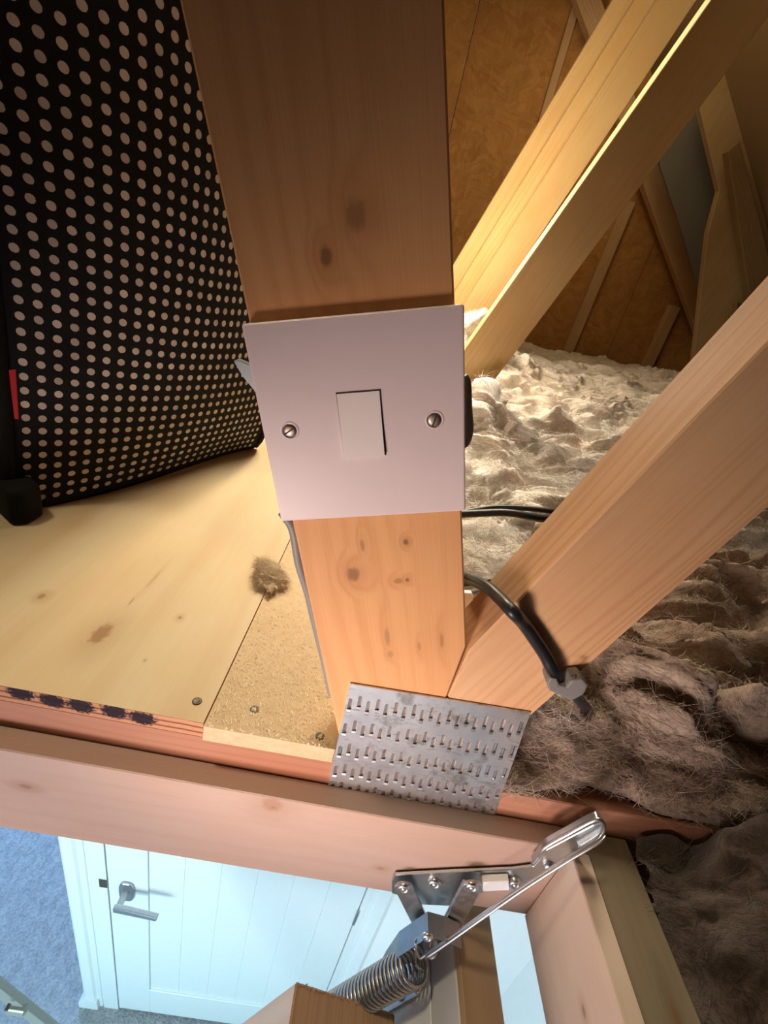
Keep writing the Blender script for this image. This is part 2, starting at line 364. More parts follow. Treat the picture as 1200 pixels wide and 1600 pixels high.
zk = -.1615                                  # where the brace cut meets the post edge
b = xz([(xl(zc), zc), (.0763, zc), (.0763, zk - .04), (xr_(zk), zk), (xr_(.75), .75), (xl(.75), .75)], YP, YP + .035)
# roughen the sawn left arris a little
bevel(b, .0009); b.normal_update(); uv_grain(b, gd, (0, 0)); link('post', b, M['post'], tr1)
bd = Vector((.34, 0, .94)).normalized()
b = xz([(.0768, zc), (.1031, zc), (lb(-.2), -.2), (lb(1.0), 1.0), (ub(1.0), 1.0), (ub(-.165), -.165), (.0768, zk - .040)], YP, YP + .035)
board('brace', b, M['brace'], bd, tr1, bev=.0009, off=(.3, .12))
board('bottom_chord', box(-1.6, 1.9, YP, YP + .035, -.374, zc - .0003), M['chord'], (1, 0, 0), tr1, bev=.0008)
# nail plate with punched staggered slots
def nail_plate():
    bm = bmesh.new(); y0, y1 = YP - .0014, YP - .0002
    tl = Vector((.0181, 0, -.2053)); uu = Vector((.1272 - .0181, 0, -.2004 + .2053)); W = uu.length; uu.normalize(); vv = Vector((uu.z, 0, -uu.x)); vv = Vector((.034, 0, -1)).normalized()
    Hh = .101; nc = 20; rows = [.0150, .0365, .0580, .0785, .0955]; edges = [0, .0260, .0475, .0685, .0882, Hh]
    shear = .0085
    P = lambda u, v, y: tl + uu * (u + shear * (u / W) * (v / Hh)) + vv * v + Vector((0, y, 0))
    cw = W / nc
    for r in range(5):
        for c in range(nc):
            u0, u1, v0, v1 = c * cw, (c + 1) * cw, edges[r], edges[r + 1]
            cu = (u0 + u1) / 2 + random.uniform(-.0002, .0002); cv = rows[r] + (.0016 if c % 2 == 0 else -.0016) + random.uniform(-.0003, .0003)
            hw, hh = .00125, .0050 if r < 4 else .0035
            out = [(u0, v0), (u1, v0), (u1, v1), (u0, v1)]
            inn = [(cu - hw * .55, cv - hh), (cu + hw * .55, cv - hh), (cu + hw, cv - hh * .8), (cu + hw, cv + hh * .8), (cu + hw * .55, cv + hh), (cu - hw * .55, cv + hh), (cu - hw, cv + hh * .8), (cu - hw, cv - hh * .8)]
            for y, flip in ((y0, 0), (y1, 1)):
                o = [bm.verts.new(P(a, b_, y)) for a, b_ in out]; i_ = [bm.verts.new(P(a, b_, y)) for a, b_ in inn]
                fs = [(o[0], o[1], i_[1], i_[0]), (o[1], i_[2], i_[1]), (o[1], o[2], i_[3], i_[2]), (o[2], i_[4], i_[3]), (o[2], o[3], i_[5], i_[4]), (o[3], i_[6], i_[5]), (o[3], o[0], i_[7], i_[6]), (o[0], i_[0], i_[7])]
                for f in fs: bm.faces.new(f)
                if not flip: fr, fo = i_, o
            for k in range(8): bm.faces.new((fr[k], fr[(k + 1) % 8], i_[(k + 1) % 8], i_[k]))
            tg = [bm.verts.new(P(a, b_, y)) for a, b_, y in ((cu - hw, cv - hh * .75, y0 + .0001), (cu + hw * .7, cv - hh * .8, y1 - .0001), (cu + hw * .7, cv + hh * .8, y1 - .0001), (cu - hw, cv + hh * .75, y0 + .0001))]
            bm.faces.new(tg)
            # raised burr under the slot
            q = [bm.verts.new(P(a, b_, y)) for a, b_, y in ((cu - hw, cv + hh * .9, y0), (cu + hw, cv + hh * .9, y0), (cu + hw, cv + hh * 1.15, y0 - .0005), (cu - hw, cv + hh * 1.15, y0 - .0005), (cu - hw, cv + hh * 1.4, y0), (cu + hw, cv + hh * 1.4, y0))]
            bm.faces.new((q[0], q[1], q[2], q[3])); bm.faces.new((q[3], q[2], q[5], q[4]))
    ring = [(0, 0), (W, 0), (W, Hh), (0, Hh)]
    for k in range(4):
        a, b_ = ring[k], ring[(k + 1) % 4]; bm.faces.new([bm.verts.new(P(*a, y0)), bm.verts.new(P(*b_, y0)), bm.verts.new(P(*b_, y1)), bm.verts.new(P(*a, y1))])
    bmesh.ops.remove_doubles(bm, verts=bm.verts, dist=1e-6)
    return bm
def galv():
    t = NT('galvanised_nail_plate', .38, 1.0); o = t.obj()
    vo = t.n('ShaderNodeTexVoronoi', {'Vector': t.map(o, (90, 90, 90)), 'Scale': 1.0, 'Randomness': 1.0}); nz = t.noise(o, 55, 4, .65); sc = t.noise(t.map(o, (60, 60, 300), rot=(0, .5, 0)), 1, 5, .7)
    c = t.mix(t.math('MULTIPLY', vo.outputs['Distance'], .4), (0.70, 0.72, 0.74, 1), (0.48, 0.50, 0.53, 1))
    c = t.mix(t.ramp(nz, .50, .68), c, (0.34, 0.34, 0.33, 1)); c = t.mix(t.math('MULTIPLY', t.ramp(sc, .6, .66), .6), c, (0.16, 0.14, 0.13, 1))
    t.t.links.new(t.math('MULTIPLY_ADD', nz, .3, .24), t.b.inputs['Roughness']); t.bump(nz, .2, .0006)
    return t.color(c)
M['galv'] = galv()
link('nail_plate', nail_plate(), M['galv'], tr1)

# ================================================================ LIGHT SWITCH
SC = Vector((-.0052, .1852, -.0508)); sa = math.radians(17.45)
su, sw = Vector((math.cos(sa), 0, math.sin(sa) * 1)), None
# plate axes: along the leaning post (up tilts left)
su = Vector((math.cos(sa), 0, math.sin(sa))); sv = Vector((-math.sin(sa), 0, math.cos(sa))); SN = Vector((0, -1, 0))
sp = lambda u, v, h=0: SC + su * u + sv * v + SN * h
swt = thing('light_switch', SC + Vector((0, .0078, -.04)), 'white square one-gang light switch screwed across the wide leaning post', 'light switch')
def plocal(px, py, h=0):
    p = at(px, py, SC.y - h) - SC; return p.dot(su), p.dot(sv)
s = .043
b = prism([sp(-s, -s, -.0072), sp(s, -s, -.0072), sp(s, s, -.0072), sp(-s, s, -.0072)], SN * .0072)
bevel(b, .0012, 3); face = b
ru = [plocal(*p, .001) for p in ((528, 616), (590, 611), (598, 711), (541, 715))]
def inset_hole(bm_pts): pass
fp = link('face_plate', face, M['switch'], swt)
cu = sum(p[0] for p in ru) / 4; cv = sum(p[1] for p in ru) / 4; rw = .0088; rh = .0135
# dark rebate around the rocker
b = prism([sp(cu - rw - .0003, cv - rh - .0005, -.001), sp(cu + rw + .0007, cv - rh - .0005, -.001), sp(cu + rw + .0007, cv + rh + .0007, -.001), sp(cu - rw - .0003, cv + rh + .0007, -.001)], SN * .0011)
link('rocker_gap', b, M['gap'], swt)
b = bmesh.new()
low = [(cu - rw, cv - rh, -.001), (cu + rw, cv - rh, -.001), (cu + rw, cv + rh, -.001), (cu - rw, cv + rh, -.001)]
mid = [(cu - rw, cv - rh, .0020), (cu + rw, cv - rh, .0020), (cu + rw, cv + rh, .0005), (cu - rw, cv + rh, .0005)]
A = [b.verts.new(sp(*p)) for p in low]; B_ = [b.verts.new(sp(*p)) for p in mid]
b.faces.new(A[::-1]); b.faces.new(B_)
for k in range(4): b.faces.new((A[k], A[(k + 1) % 4], B_[(k + 1) % 4], B_[k]))
bevel(b, .0005, 2); link('rocker', b, M['rocker'], swt)
for px, py in ((453, 673), (679, 656)):
    u, v = plocal(px, py); c = sp(u, v)
    link('screw_well', lathe(c, SN, [(.0040, .0001), (.0037, .00035), (.0032, .0004), (.0032, .0002)], 24), M['switch'], swt, smooth=True)
    so = link('screw', lathe(c, SN, [(0, .0006), (.0016, .00055), (.0027, .0003), (.0032, -.0002), (.0032, -.001), (0, -.001)], 24), M['screw'], swt, smooth=True)
    ang = .5 if px < 500 else 1.2; du = su * math.cos(ang) + sv * math.sin(ang); dv = sv * math.cos(ang) - su * math.sin(ang)
    sl = prism([c + du * a * .0027 + dv * e * .00030 + SN * .0004 for a, e in ((-1, -1), (1, -1), (1, 1), (-1, 1))], SN * .00035)
    link('slot', sl, M['gap'], so)
# the lugs of the mounting box that stick out behind the plate
b = prism([at(*p, .196) for p in ((364, 564), (372, 561), (396, 571), (430, 590), (430, 640), (398, 612), (378, 588))], (0, .003, 0)); bevel(b, .0008, 2)
link('left_lug', b, M['blue_grey'], swt)
rl = at(734, 640, .198)
b = tube(smooth_path([at(722, 590, .199), at(727, 600, .199), at(729, 640, .199), at(731, 672, .199), at(726, 690, .199), at(718, 694, .199)]), .0026, 10)
link('right_lug', b, M['grey_pvc'], swt, smooth=True)

# grey cable down the left side of the post
pts = [at(440, 800, .204), at(457, 828, .204), at(466, 880, .204), at(480, 925, .205), at(492, 975, .206), at(503, 1020, .207), at(512, 1060, .208), at(517, 1086, .209)]
cb = link('switch_cable', tube(smooth_path([p + Vector((.0005, 0, 0)) for p in pts]), .0026, 10), M['grey_pvc'], loc=pts[-1], smooth=True)
tag(cb, 'grey switch cable running down the left edge of the post', 'cable')

# ================================================================ FLOOR BOARDS
ZT = -.2637
def ply_mat():
    # plywood face: u along Y
    def k(px, py, r, s, st): p = atz(px, py, ZT); return (p.y, p.x, r, s, st)
    base = wood('plywood_face', (0.58, 0.47, 0.29, 1), (0.46, 0.32, 0.17, 1), 16, .5, fuzz=.12, rough=.5,
        knots=[k(158, 990, .0068, 1.9, .8), k(65, 932, .0030, 1.2, .7), k(281, 965, .0018, 1.3, .75), k(226, 1032, .0008, 1.2, .7), k(240, 905, .0012, 14, .35), k(205, 940, .0008, 8, .5)], knotcol=(0.26, 0.13, 0.05, 1))
    return base
def ply_edge_mat():
    t = NT('plywood_edge', .8, 0, .2); uv = t.uv(); sep = t.n('ShaderNodeSeparateXYZ', {0: uv}); u, v = sep.outputs[0], sep.outputs[1]
    band = t.math('SINE', t.math('MULTIPLY', t.math('ADD', v, t.math('MULTIPLY', t.noise(t.map(uv, (60, 10, 1)), 1, 3), .0012)), 6.283 / .0048))
    c = t.mix(t.ramp(band, .2, .9), (0.55, 0.28, 0.15, 1), (0.17, 0.06, 0.035, 1))
    c = t.mix(t.math('MULTIPLY', t.noise(t.map(uv, (400, 120, 1)), 1, 4), .5), c, (0.30, 0.13, 0.07, 1))
    for px, py in ((32, 1082), (82, 1094), (126, 1102), (178, 1111), (222, 1121)):
        p = at(px, py, YP); rot = .5
        q = t.map(uv, (1, 1, 1), (-p.x, -p.z, 0)); q = t.map(q, (1 / .0072, 1 / .0050, 1), rot=(0, 0, .4 if px in (82, 178) else 0))
        d = t.n('ShaderNodeVectorMath', {0: q}, operation='LENGTH').outputs['Value']
        d = t.math('ADD', d, t.math('MULTIPLY_ADD', t.noise(t.map(uv, (500, 500, 1)), 1, 3), 1.6, -.8))
        c = t.mix(t.math('MULTIPLY', t.ramp(d, 1.45, .9), .98), c, (0.012, 0.006, 0.014, 1))
    t.bump(t.noise(t.map(uv, (300, 900, 1)), 1, 3), .6, .001)
    return t.color(c)
M['ply'] = ply_mat(); M['ply_edge'] = ply_edge_mat()
seam_x = -.0650
def ply_board():
    b = box(-1.5, seam_x - .0006, YP - .0004, 1.7, ZT - .0131, ZT); b.normal_update(); uvl = b.loops.layers.uv.verify()
    for f in b.faces:
        if abs(f.normal.z) > .5:
            for l in f.loops: l[uvl].uv = (l.vert.co.y, l.vert.co.x)
        else:
            f.material_index = 1
            for l in f.loops: l[uvl].uv = (l.vert.co.x + l.vert.co.y - YP, l.vert.co.z)
    return b
pl = link('plywood_sheet', ply_board(), [M['ply'], M['ply_edge']], loc=(-.6, .9, ZT - .013))
tag(pl, 'yellow knotty plywood floor sheet with purple-black marks on its front edge', 'floorboard')
def chip_mat():
    t = NT('chipboard_face', .85, 0, .2); o = t.obj()
    vo = t.n('ShaderNodeTexVoronoi', {'Vector': t.map(o, (700, 400, 500), rot=(.3, .4, .5)), 'Scale': 1.0}); nz = t.noise(o, 160, 5, .7); big = t.noise(o, 22, 3)
    c = t.mix(t.ramp(nz, .35, .7), (0.60, 0.46, 0.29, 1), (0.52, 0.37, 0.21, 1)); c = t.mix(t.math('MULTIPLY', vo.outputs['Distance'], .35), c, (0.66, 0.50, 0.32, 1))
    c = t.mix(t.math('MULTIPLY', big, .3), c, (0.36, 0.22, 0.11, 1)); t.bump(nz, .5, .0015); return t.color(c)
M['chip'] = chip_mat()
b = box(seam_x + .0004, .045, YP - .003, YP - .0004, ZT - .0140, ZT + .0004); b2 = box(seam_x + .0004, .0200, YP - .0004, 1.7, ZT - .0131, ZT + .0004)
for bb in (b,): bb.free()
b2 = prism([(seam_x + .0004, YP - .0028, ZT - .0128), (.0205, YP - .0018, ZT - .0128), (.0205, YP - .0018, ZT + .0002), (seam_x + .0004, YP - .0028, ZT + .0002)], (0, .0024, 0))
b2 = join(b2, box(seam_x + .0004, .0168, YP - .0004, YP + .0005, ZT - .0128, ZT + .0002), prism([(seam_x + .0004, YP, ZT - .0128), (.0165, YP, ZT - .0128), (.0165, YP, ZT + .0002), (seam_x + .0004, YP, ZT + .0002)], (-.0, 1.5, 0)))
b2.free()
# chipboard strip: notched clear of the post
b2 = prism([(seam_x + .0004, YP - .0028, ZT), (.0150, YP - .0016, ZT), (.0150, YP - .0002, ZT), (.0, YP - .0002 + .00, ZT), (.0, 0.30, ZT), (.0, 1.7, ZT), (seam_x + .0004, 1.7, ZT)], (0, 0, -.0128))
bevel(b2, .0006)
b2.free()
# the strip's right edge runs up against the post, its left edge along the plywood seam
xq = xl(ZT) - .0008
b2 = prism([(seam_x + .0004, YP - .0028, ZT + .0003), (.0195, YP - .0020, ZT + .0003), (.0195, YP - .0004, ZT + .0003), (xq - .002, YP - .0004, ZT + .0003), (xq - .002, YP + .037, ZT + .0003), (.03, YP + .037, ZT + .0003), (.03, 1.7, ZT + .0003), (seam_x + .0004, 1.7, ZT + .0003)], (0, 0, -.0131))
cbd = link('chipboard_strip', b2, M['chip'], loc=(-.03, .6, ZT - .013)); tag(cbd, 'narrow sawdust-covered chipboard floor strip between plywood sheet and post', 'floorboard')
def floor_screw(px, py, parent, zt, lab=None):
    c = atz(px, py, zt)
    so = link('screw', lathe(c, (0, 0, 1), [(0, .0002), (.0008, .0001), (.0016, .0007), (.0026, .0009), (.0031, .0004), (.0031, -.002), (0, -.002)], 18), M['darkscrew'], parent, smooth=True)
floor_screw(308, 1096, pl, ZT); floor_screw(398, 1109, cbd, ZT); floor_screw(500, 1151, cbd, ZT)
# sawdust crumbs on the strip
def sawdust():
    bm = bmesh.new()
    for k in range(2600):
        y = YP - .002 + abs(random.gauss(0, .05)); x = random.uniform(seam_x + .002, min(.016, seam_x + .085))
        if y > YP - .002 and x > xl(ZT) - .008 and y < YP + .04 and y > YP - .0015: x = random.uniform(seam_x + .002, xl(ZT) - .006)
        r = random.uniform(.00025, .0008) * (1.5 if random.random() < .08 else 1); c = Vector((x, y, ZT + .0004)); a = random.uniform(0, 6.28)
        ax, ay = Vector((math.cos(a), math.sin(a), random.uniform(-.2, .4))) * r * random.uniform(1, 2.2), Vector((-math.sin(a), math.cos(a), 0)) * r
        v = [bm.verts.new(c + ax), bm.verts.new(c + ay), bm.verts.new(c - ax), bm.verts.new(c - ay), bm.verts.new(c + Vector((0, 0, r * 1.1)))]
        for i in range(4): bm.faces.new((v[i], v[(i + 1) % 4], v[4]))
    return bm
sd = link('sawdust', sawdust(), plain('sawdust_flakes', (0.86, 0.72, 0.50, 1), .9), loc=(-.03, .2, ZT)); tag(sd, 'pale sawdust crumbs scattered over the chipboard strip', 'sawdust', kind='stuff')

# ================================================================ numpy noise for the wool
_perm = rng.permutation(4096)
def _h(ix, iy, iz, s): return _perm[(ix * 73 + iy * 179 + iz * 283 + s * 37) & 4095] / 2048.0 - 1.0
def vnoise(x, y, z, s=0):
    xi, yi, zi = np.floor(x).astype(int), np.floor(y).astype(int), np.floor(z).astype(int)
    fx, fy, fz = x - xi, y - yi, z - zi; fx, fy, fz = [f * f * (3 - 2 * f) for f in (fx, fy, fz)]
    r = 0
    for a in (0, 1):
        for b_ in (0, 1):
            for c in (0, 1):
                r = r + _h(xi + a * 1, yi + b_ * 1, zi + c * 1, s) * (fx if a else 1 - fx) * (fy if b_ else 1 - fy) * (fz if c else 1 - fz)
    return r
def fbm(x, y, z, o=4, s=0, g=.5):
    r = 0; a = 1; n = 0
    for k in range(o): r = r + a * vnoise(x * 2 ** k + 7.1 * k, y * 2 ** k + 3.7 * k, z * 2 ** k, s + k); n += a; a *= g
    return r / n
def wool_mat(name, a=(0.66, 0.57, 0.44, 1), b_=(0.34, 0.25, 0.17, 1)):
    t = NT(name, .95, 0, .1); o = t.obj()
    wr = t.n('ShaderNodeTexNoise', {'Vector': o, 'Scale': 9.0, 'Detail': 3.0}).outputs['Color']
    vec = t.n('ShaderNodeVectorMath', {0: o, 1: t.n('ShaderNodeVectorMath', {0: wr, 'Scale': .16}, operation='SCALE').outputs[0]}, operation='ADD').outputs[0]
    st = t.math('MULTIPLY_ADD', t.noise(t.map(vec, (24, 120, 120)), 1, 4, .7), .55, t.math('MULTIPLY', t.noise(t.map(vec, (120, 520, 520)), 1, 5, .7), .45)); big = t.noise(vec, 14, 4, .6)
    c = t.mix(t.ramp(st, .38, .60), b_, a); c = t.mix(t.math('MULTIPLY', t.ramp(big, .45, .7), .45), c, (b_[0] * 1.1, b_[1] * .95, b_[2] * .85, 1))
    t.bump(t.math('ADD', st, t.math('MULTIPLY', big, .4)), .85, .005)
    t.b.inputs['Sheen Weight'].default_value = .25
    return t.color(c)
M['wool'] = wool_mat('mineral_wool', (0.90, 0.85, 0.77, 1), (0.60, 0.51, 0.42, 1)); M['wool_shade'] = wool_mat('shade_brown_wool', (0.50, 0.38, 0.28, 1), (0.28, 0.19, 0.135, 1))
def ribbons(P, N, count, length, width, flow=.8):
    """fine loose fibres standing off the surface points P"""
    idx = rng.integers(0, len(P), count); V = []; Fc = []
    dirs = rng.normal(size=(count, 3)); dirs[:, 0] *= 2.4
    for k in range(count):
        p = P[idx[k]]; d = dirs[k]; d = d / np.linalg.norm(d); nn = N[idx[k]]
        d = d - nn * (d @ nn) * .8; d /= np.linalg.norm(d) + 1e-9
        L = length * (.4 + rng.random()); w_ = width; c = rng.normal(size=3) * .5; sd_ = np.cross(d, nn); sd_ /= np.linalg.norm(sd_) + 1e-9
        n0 = len(V)
        for j in range(5):
            q = j / 4.0; pos = p + d * L * (q - .5) + nn * (.0012 + L * .28 * math.sin(q * math.pi) * (.3 + rng.random() * .2)) + c * L * (q - .5) ** 2
            ww = w_ * (1 - abs(q - .5) * 1.4); V.append(pos + sd_ * ww); V.append(pos - sd_ * ww)
        for j in range(4): Fc.append((n0 + 2 * j, n0 + 2 * j + 1, n0 + 2 * j + 3, n0 + 2 * j + 2))
    return V, Fc
def wool_sheet(name, posfn, nu, nv, mat, disp, loc, fibres=12000, flen=.02, fw=.00016, ff=None):
    u, v = np.meshgrid(np.linspace(0, 1, nu), np.linspace(0, 1, nv)); P = posfn(u, v)
    du = np.gradient(P, axis=1); dv = np.gradient(P, axis=0); N = np.cross(du, dv); N /= np.linalg.norm(N, axis=2, keepdims=True) + 1e-12
    if N[..., 2].mean() < 0: N = -N
    P = disp(P, N); du = np.gradient(P, axis=1); dv = np.gradient(P, axis=0); N2 = np.cross(du, dv); N2 /= np.linalg.norm(N2, axis=2, keepdims=True) + 1e-12
    if N2[..., 2].mean() < 0: N2 = -N2
    V = P.reshape(-1, 3); i = np.arange(nu * nv).reshape(nv, nu)
    Q = np.stack([i[:-1, :-1], i[:-1, 1:], i[1:, 1:], i[1:, :-1]], -1).reshape(-1, 4)
    rv, rf = ribbons(V, N2.reshape(-1, 3), fibres, flen, fw)
    n0 = len(V); V = np.vstack([V, np.array(rv)]) - np.array(loc); Q = np.vstack([Q, np.array(rf) + n0])
    me = bpy.data.meshes.new(name); me.vertices.add(len(V)); me.vertices.foreach_set('co', V.astype(np.float32).ravel())
    me.loops.add(Q.size); me.loops.foreach_set('vertex_index', Q.astype(np.int32).ravel()); me.polygons.add(len(Q))
    me.polygons.foreach_set('loop_start', np.arange(0, Q.size, 4, dtype=np.int32)); me.polygons.foreach_set('loop_total', np.full(len(Q), 4, dtype=np.int32))
    me.update(calc_edges=True); me.validate(); me.polygons.foreach_set('use_smooth', np.ones(len(me.polygons), dtype=bool)); me.materials.append(mat)
    o = bpy.data.objects.new(name, me); COL.objects.link(o); o.location = loc; return o
def tufts(P, N, amp=1.0, fq=1.0):
    x, y, z = P[..., 0], P[..., 1], P[..., 2]
    wx = fbm(x * 9 * fq, y * 9 * fq, z * 9 * fq, 3, 11) * .055 / fq; wy = fbm(x * 9 * fq + 31, y * 9 * fq, z * 9 * fq, 3, 23) * .055 / fq
    X, Y_, Z = x + wx, y + wy, z
    r1 = np.abs(fbm(X * 6 * fq, Y_ * 12 * fq, Z * 10 * fq, 2, 5)) * 2.4
    r2 = np.abs(fbm(X * 13 * fq, Y_ * 36 * fq, Z * 30 * fq, 3, 9)) * 2.4
    r3 = fbm(X * 40 * fq, Y_ * 150 * fq, Z * 150 * fq, 4, 15, .7)
    d = amp * (.036 * (r1 - .35) + .022 * (r2 - .35) + .0095 * r3) / fq
    out = P + N * d[..., None]
    out[..., 0] += amp * .020 * fbm(X * 14 * fq, Y_ * 14 * fq, Z * 30, 3, 41) / fq; out[..., 1] += amp * .020 * fbm(X * 14 * fq + 9, Y_ * 14 * fq, Z * 30, 3, 43) / fq
    return out
def sstep(x, a, b_): t = np.clip((x - a) / (b_ - a), 0, 1); return t * t * (3 - 2 * t)
# the big quilt between and over the joists, to the gable
def q1(u, v):
    Y_ = .222 * (2.62 / .222) ** v; X = .045 + u * (.30 + .60 * Y_)
    z = -.248 + .048 * sstep(Y_, .24, .34) - .03 * sstep(Y_, .40, .46) * (1 - sstep(Y_, .47, .54)) * (X < .28) + .085 * sstep(Y_, .48, 1.0) + .03 * sstep(Y_, 1.0, 2.4) + .05 * sstep(X, .8, 1.6)
    z = z + .125 * np.exp(-((X - .18) / .10) ** 2 - ((Y_ - 1.17) / .09) ** 2) + .055 * np.exp(-((X - .155) / .045) ** 2 - ((Y_ - .72) / .06) ** 2)
    z = z + .03 * sstep(X, .30, .5) * (1 - sstep(Y_, .5, .9))
    z = z - .03 * (1 - sstep(v, .0, .035)) - .05 * sstep(X, .16, .22) * (1 - sstep(Y_, .40, .50))
    z = z - .03 * (1 - sstep(X, .06, .12)) * (Y_ < .5)
    return np.stack([X, Y_, z], -1)
def d1(P, N):
    y = P[..., 1]; near = 1 - sstep(y, .24, .5); out = tufts(P, N, 1.0)
    k = (.45 + .42 * sstep(y, .26, .55) - .25 * sstep(y, .9, 1.6))[..., None]; out = P + (out - P) * k
    out[..., 1] = np.maximum(out[..., 1], .2295 - .0 + 0 * y) ; return out
qo = wool_sheet('insulation_quilt', q1, 460, 820, M['wool'], d1, (.5, 1.2, -.25), 90000, .030, .00026)
tag(qo, 'beige fluffy mineral wool insulation lying between the trusses right of the post', 'insulation', kind='stuff')
# ragged front fold over the chord at the lower right; dim light put into its brown
def q2(u, v):
    X = .128 + .62 * u
    Y_ = .1985 + v ** 1.3 * .27 + .010 * np.sin(X * 38) * (1 - v); z = -.276 + .085 * np.power(np.clip(v, 0, 1), .55) * (.35 + .65 * sstep(X, .14, .26)) + .02 * sstep(X, .3, .5)
    return np.stack([X, Y_, z], -1)
def d2(P, N):
    out = P + (tufts(P, N, 1.25, 1.0) - P) * (.10 + .90 * sstep(P[..., 1], .20, .26))[..., None]; fr = (P[..., 1] < .235) & (P[..., 0] < .25)
    out[..., 2] = np.maximum(out[..., 2], -.2755); out[..., 1] = np.maximum(out[..., 1], .196); return out
qo = wool_sheet('insulation_offcut', q2, 300, 160, M['wool_shade'], d2, (.4, .3, -.26), 22000, .024, .0002)
tag(qo, 'ragged mineral wool fold coloured brown for dim light, spilling onto the joist under the brace', 'insulation', kind='stuff')
# wool beyond the trimmer, its near-black shade put into the wool colour
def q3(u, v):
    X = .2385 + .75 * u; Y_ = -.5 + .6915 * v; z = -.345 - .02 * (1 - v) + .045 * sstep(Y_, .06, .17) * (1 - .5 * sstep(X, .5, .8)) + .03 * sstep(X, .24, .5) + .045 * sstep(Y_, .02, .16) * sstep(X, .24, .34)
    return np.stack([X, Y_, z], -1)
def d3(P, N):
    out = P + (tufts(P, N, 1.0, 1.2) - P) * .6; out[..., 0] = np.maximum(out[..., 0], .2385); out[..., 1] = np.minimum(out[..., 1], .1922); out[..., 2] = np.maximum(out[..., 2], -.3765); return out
qo = wool_sheet('insulation_batt', q3, 260, 220, wool_mat('shade_dark_wool', (0.13, 0.09, 0.065, 1), (0.06, 0.04, 0.03, 1)), d3, (.5, -.1, -.37), 9000, .024, .0002)
tag(qo, 'mineral wool batt right of the hatch trimmer, coloured dark brown for shade', 'insulation', kind='stuff')
M['tuft'] = wool_mat('pale_wool', (0.85, 0.67, 0.46, 1), (0.55, 0.38, 0.22, 1))
# little tuft on the plywood seam
def tuft():
    c = atz(420, 905, ZT); V = []; Fc = []; bm = bmesh.new()
    bmesh.ops.create_icosphere(bm, subdivisions=5, radius=1)
    for v_ in bm.verts:
        p = v_.co.copy(); n_ = fbm(np.array(p.x * 2.2), np.array(p.y * 2.2), np.array(p.z * 2.2), 4, 3)
        q = fbm(np.array(p.x * 7.), np.array(p.y * 7.), np.array(p.z * 7.), 3, 8); r = 1 + 1.1 * float(n_) + .75 * float(q)
        P_ = Vector((p.x * .0165, p.y * .0100 * (1 + .6 * p.x), p.z * .0060)) * r; P_ = Matrix.Rotation(-.9, 3, 'Z') @ P_
        v_.co = c + P_ + Vector((.0, 0, .0050)); v_.co.z = max(v_.co.z, ZT + .0006)
    P = np.array([v_.co[:] for v_ in bm.verts]); bm.normal_update(); N = np.array([v_.normal[:] for v_ in bm.verts])
    rv, rf = ribbons(P, N, 4200, .013, .00011)
    vs = [bm.verts.new(v_) for v_ in rv]
    for f in rf: bm.faces.new([vs[i] for i in f])
    return bm, c
b, c = tuft(); o = link('insulation_tuft', b, M['tuft'], loc=(c.x, c.y, ZT), smooth=True); tag(o, 'small brown tuft of wool lying on the plywood seam left of the post', 'insulation tuft')

# ================================================================ CABLES
def cable(name, pts, r, mat, label, group=None, loc=None):
    P = smooth_path(pts, 10); o = link(name, tube(P, r, 12), mat, loc=P[len(P) // 2], smooth=True); tag(o, label, 'cable', group); return o
def on_brace(px, py, off=.0046):
    v = Vector(ray(px, py)); return v * ((.1378 - off) / (v.x - .362 * v.z))
cable('power_cable', [at(640, 905, .262), at(700, 893, .258), at(727, 903, .250), on_brace(757, 915), on_brace(780, 934), on_brace(800, 955), at(818, 974, .1880), at(835, 998, .1880), at(852, 1024, .1878), at(862, 1044, .1868), at(874, 1062, .190), at(893, 1080, .205), at(915, 1105, .232), at(940, 1138, .262)],
      .0036, M['black_pvc'], 'thick black cable crossing the brace into the small grey clip')
cable('black_cable', [at(640, 815, .36), at(728, 800, .36), at(775, 793, .36), at(830, 795, .36), at(880, 803, .36), at(960, 830, .37)], .0026, M['black_pvc'], 'black cable above the other one just under the light switch, lying on wool', 'black cables on the wool')
cable('black_cable', [at(640, 806, .35), at(728, 803, .35), at(790, 801, .35), at(840, 809, .35), at(900, 818, .36), at(960, 850, .37)], .0034, M['black_pvc'], 'lower and thicker black cable lying on wool below the light switch', 'black cables on the wool')
cable('thin_cable', [at(650, 915, .29), at(727, 913, .29), at(770, 907, .29), at(830, 912, .29)], .0016, M['black_pvc'], 'upper thin dark cable in the gap between post and brace', 'thin cables in the gap')
cable('thin_cable', [at(650, 925, .285), at(727, 925, .285), at(765, 921, .285), at(830, 930, .285)], .0016, M['grey_pvc'], 'middle thin grey cable in the gap between post and brace', 'thin cables in the gap')
cable('thin_cable', [at(650, 940, .28), at(727, 940, .28), at(760, 938, .28), at(820, 944, .28)], .0019, M['black_pvc'], 'lowest thin dark cable in the gap between post and brace', 'thin cables in the gap')
b = prism([at(*p, .268) for p in ((724, 926), (737, 927), (740, 934), (735, 958), (724, 962))], (0, .004, 0)); bevel(b, .0008, 2)
o = link('cable_tie', b, M['white_pvc'], loc=at(731, 950, .27)); tag(o, 'small white cable tie around the thin cables beside the post', 'cable tie')
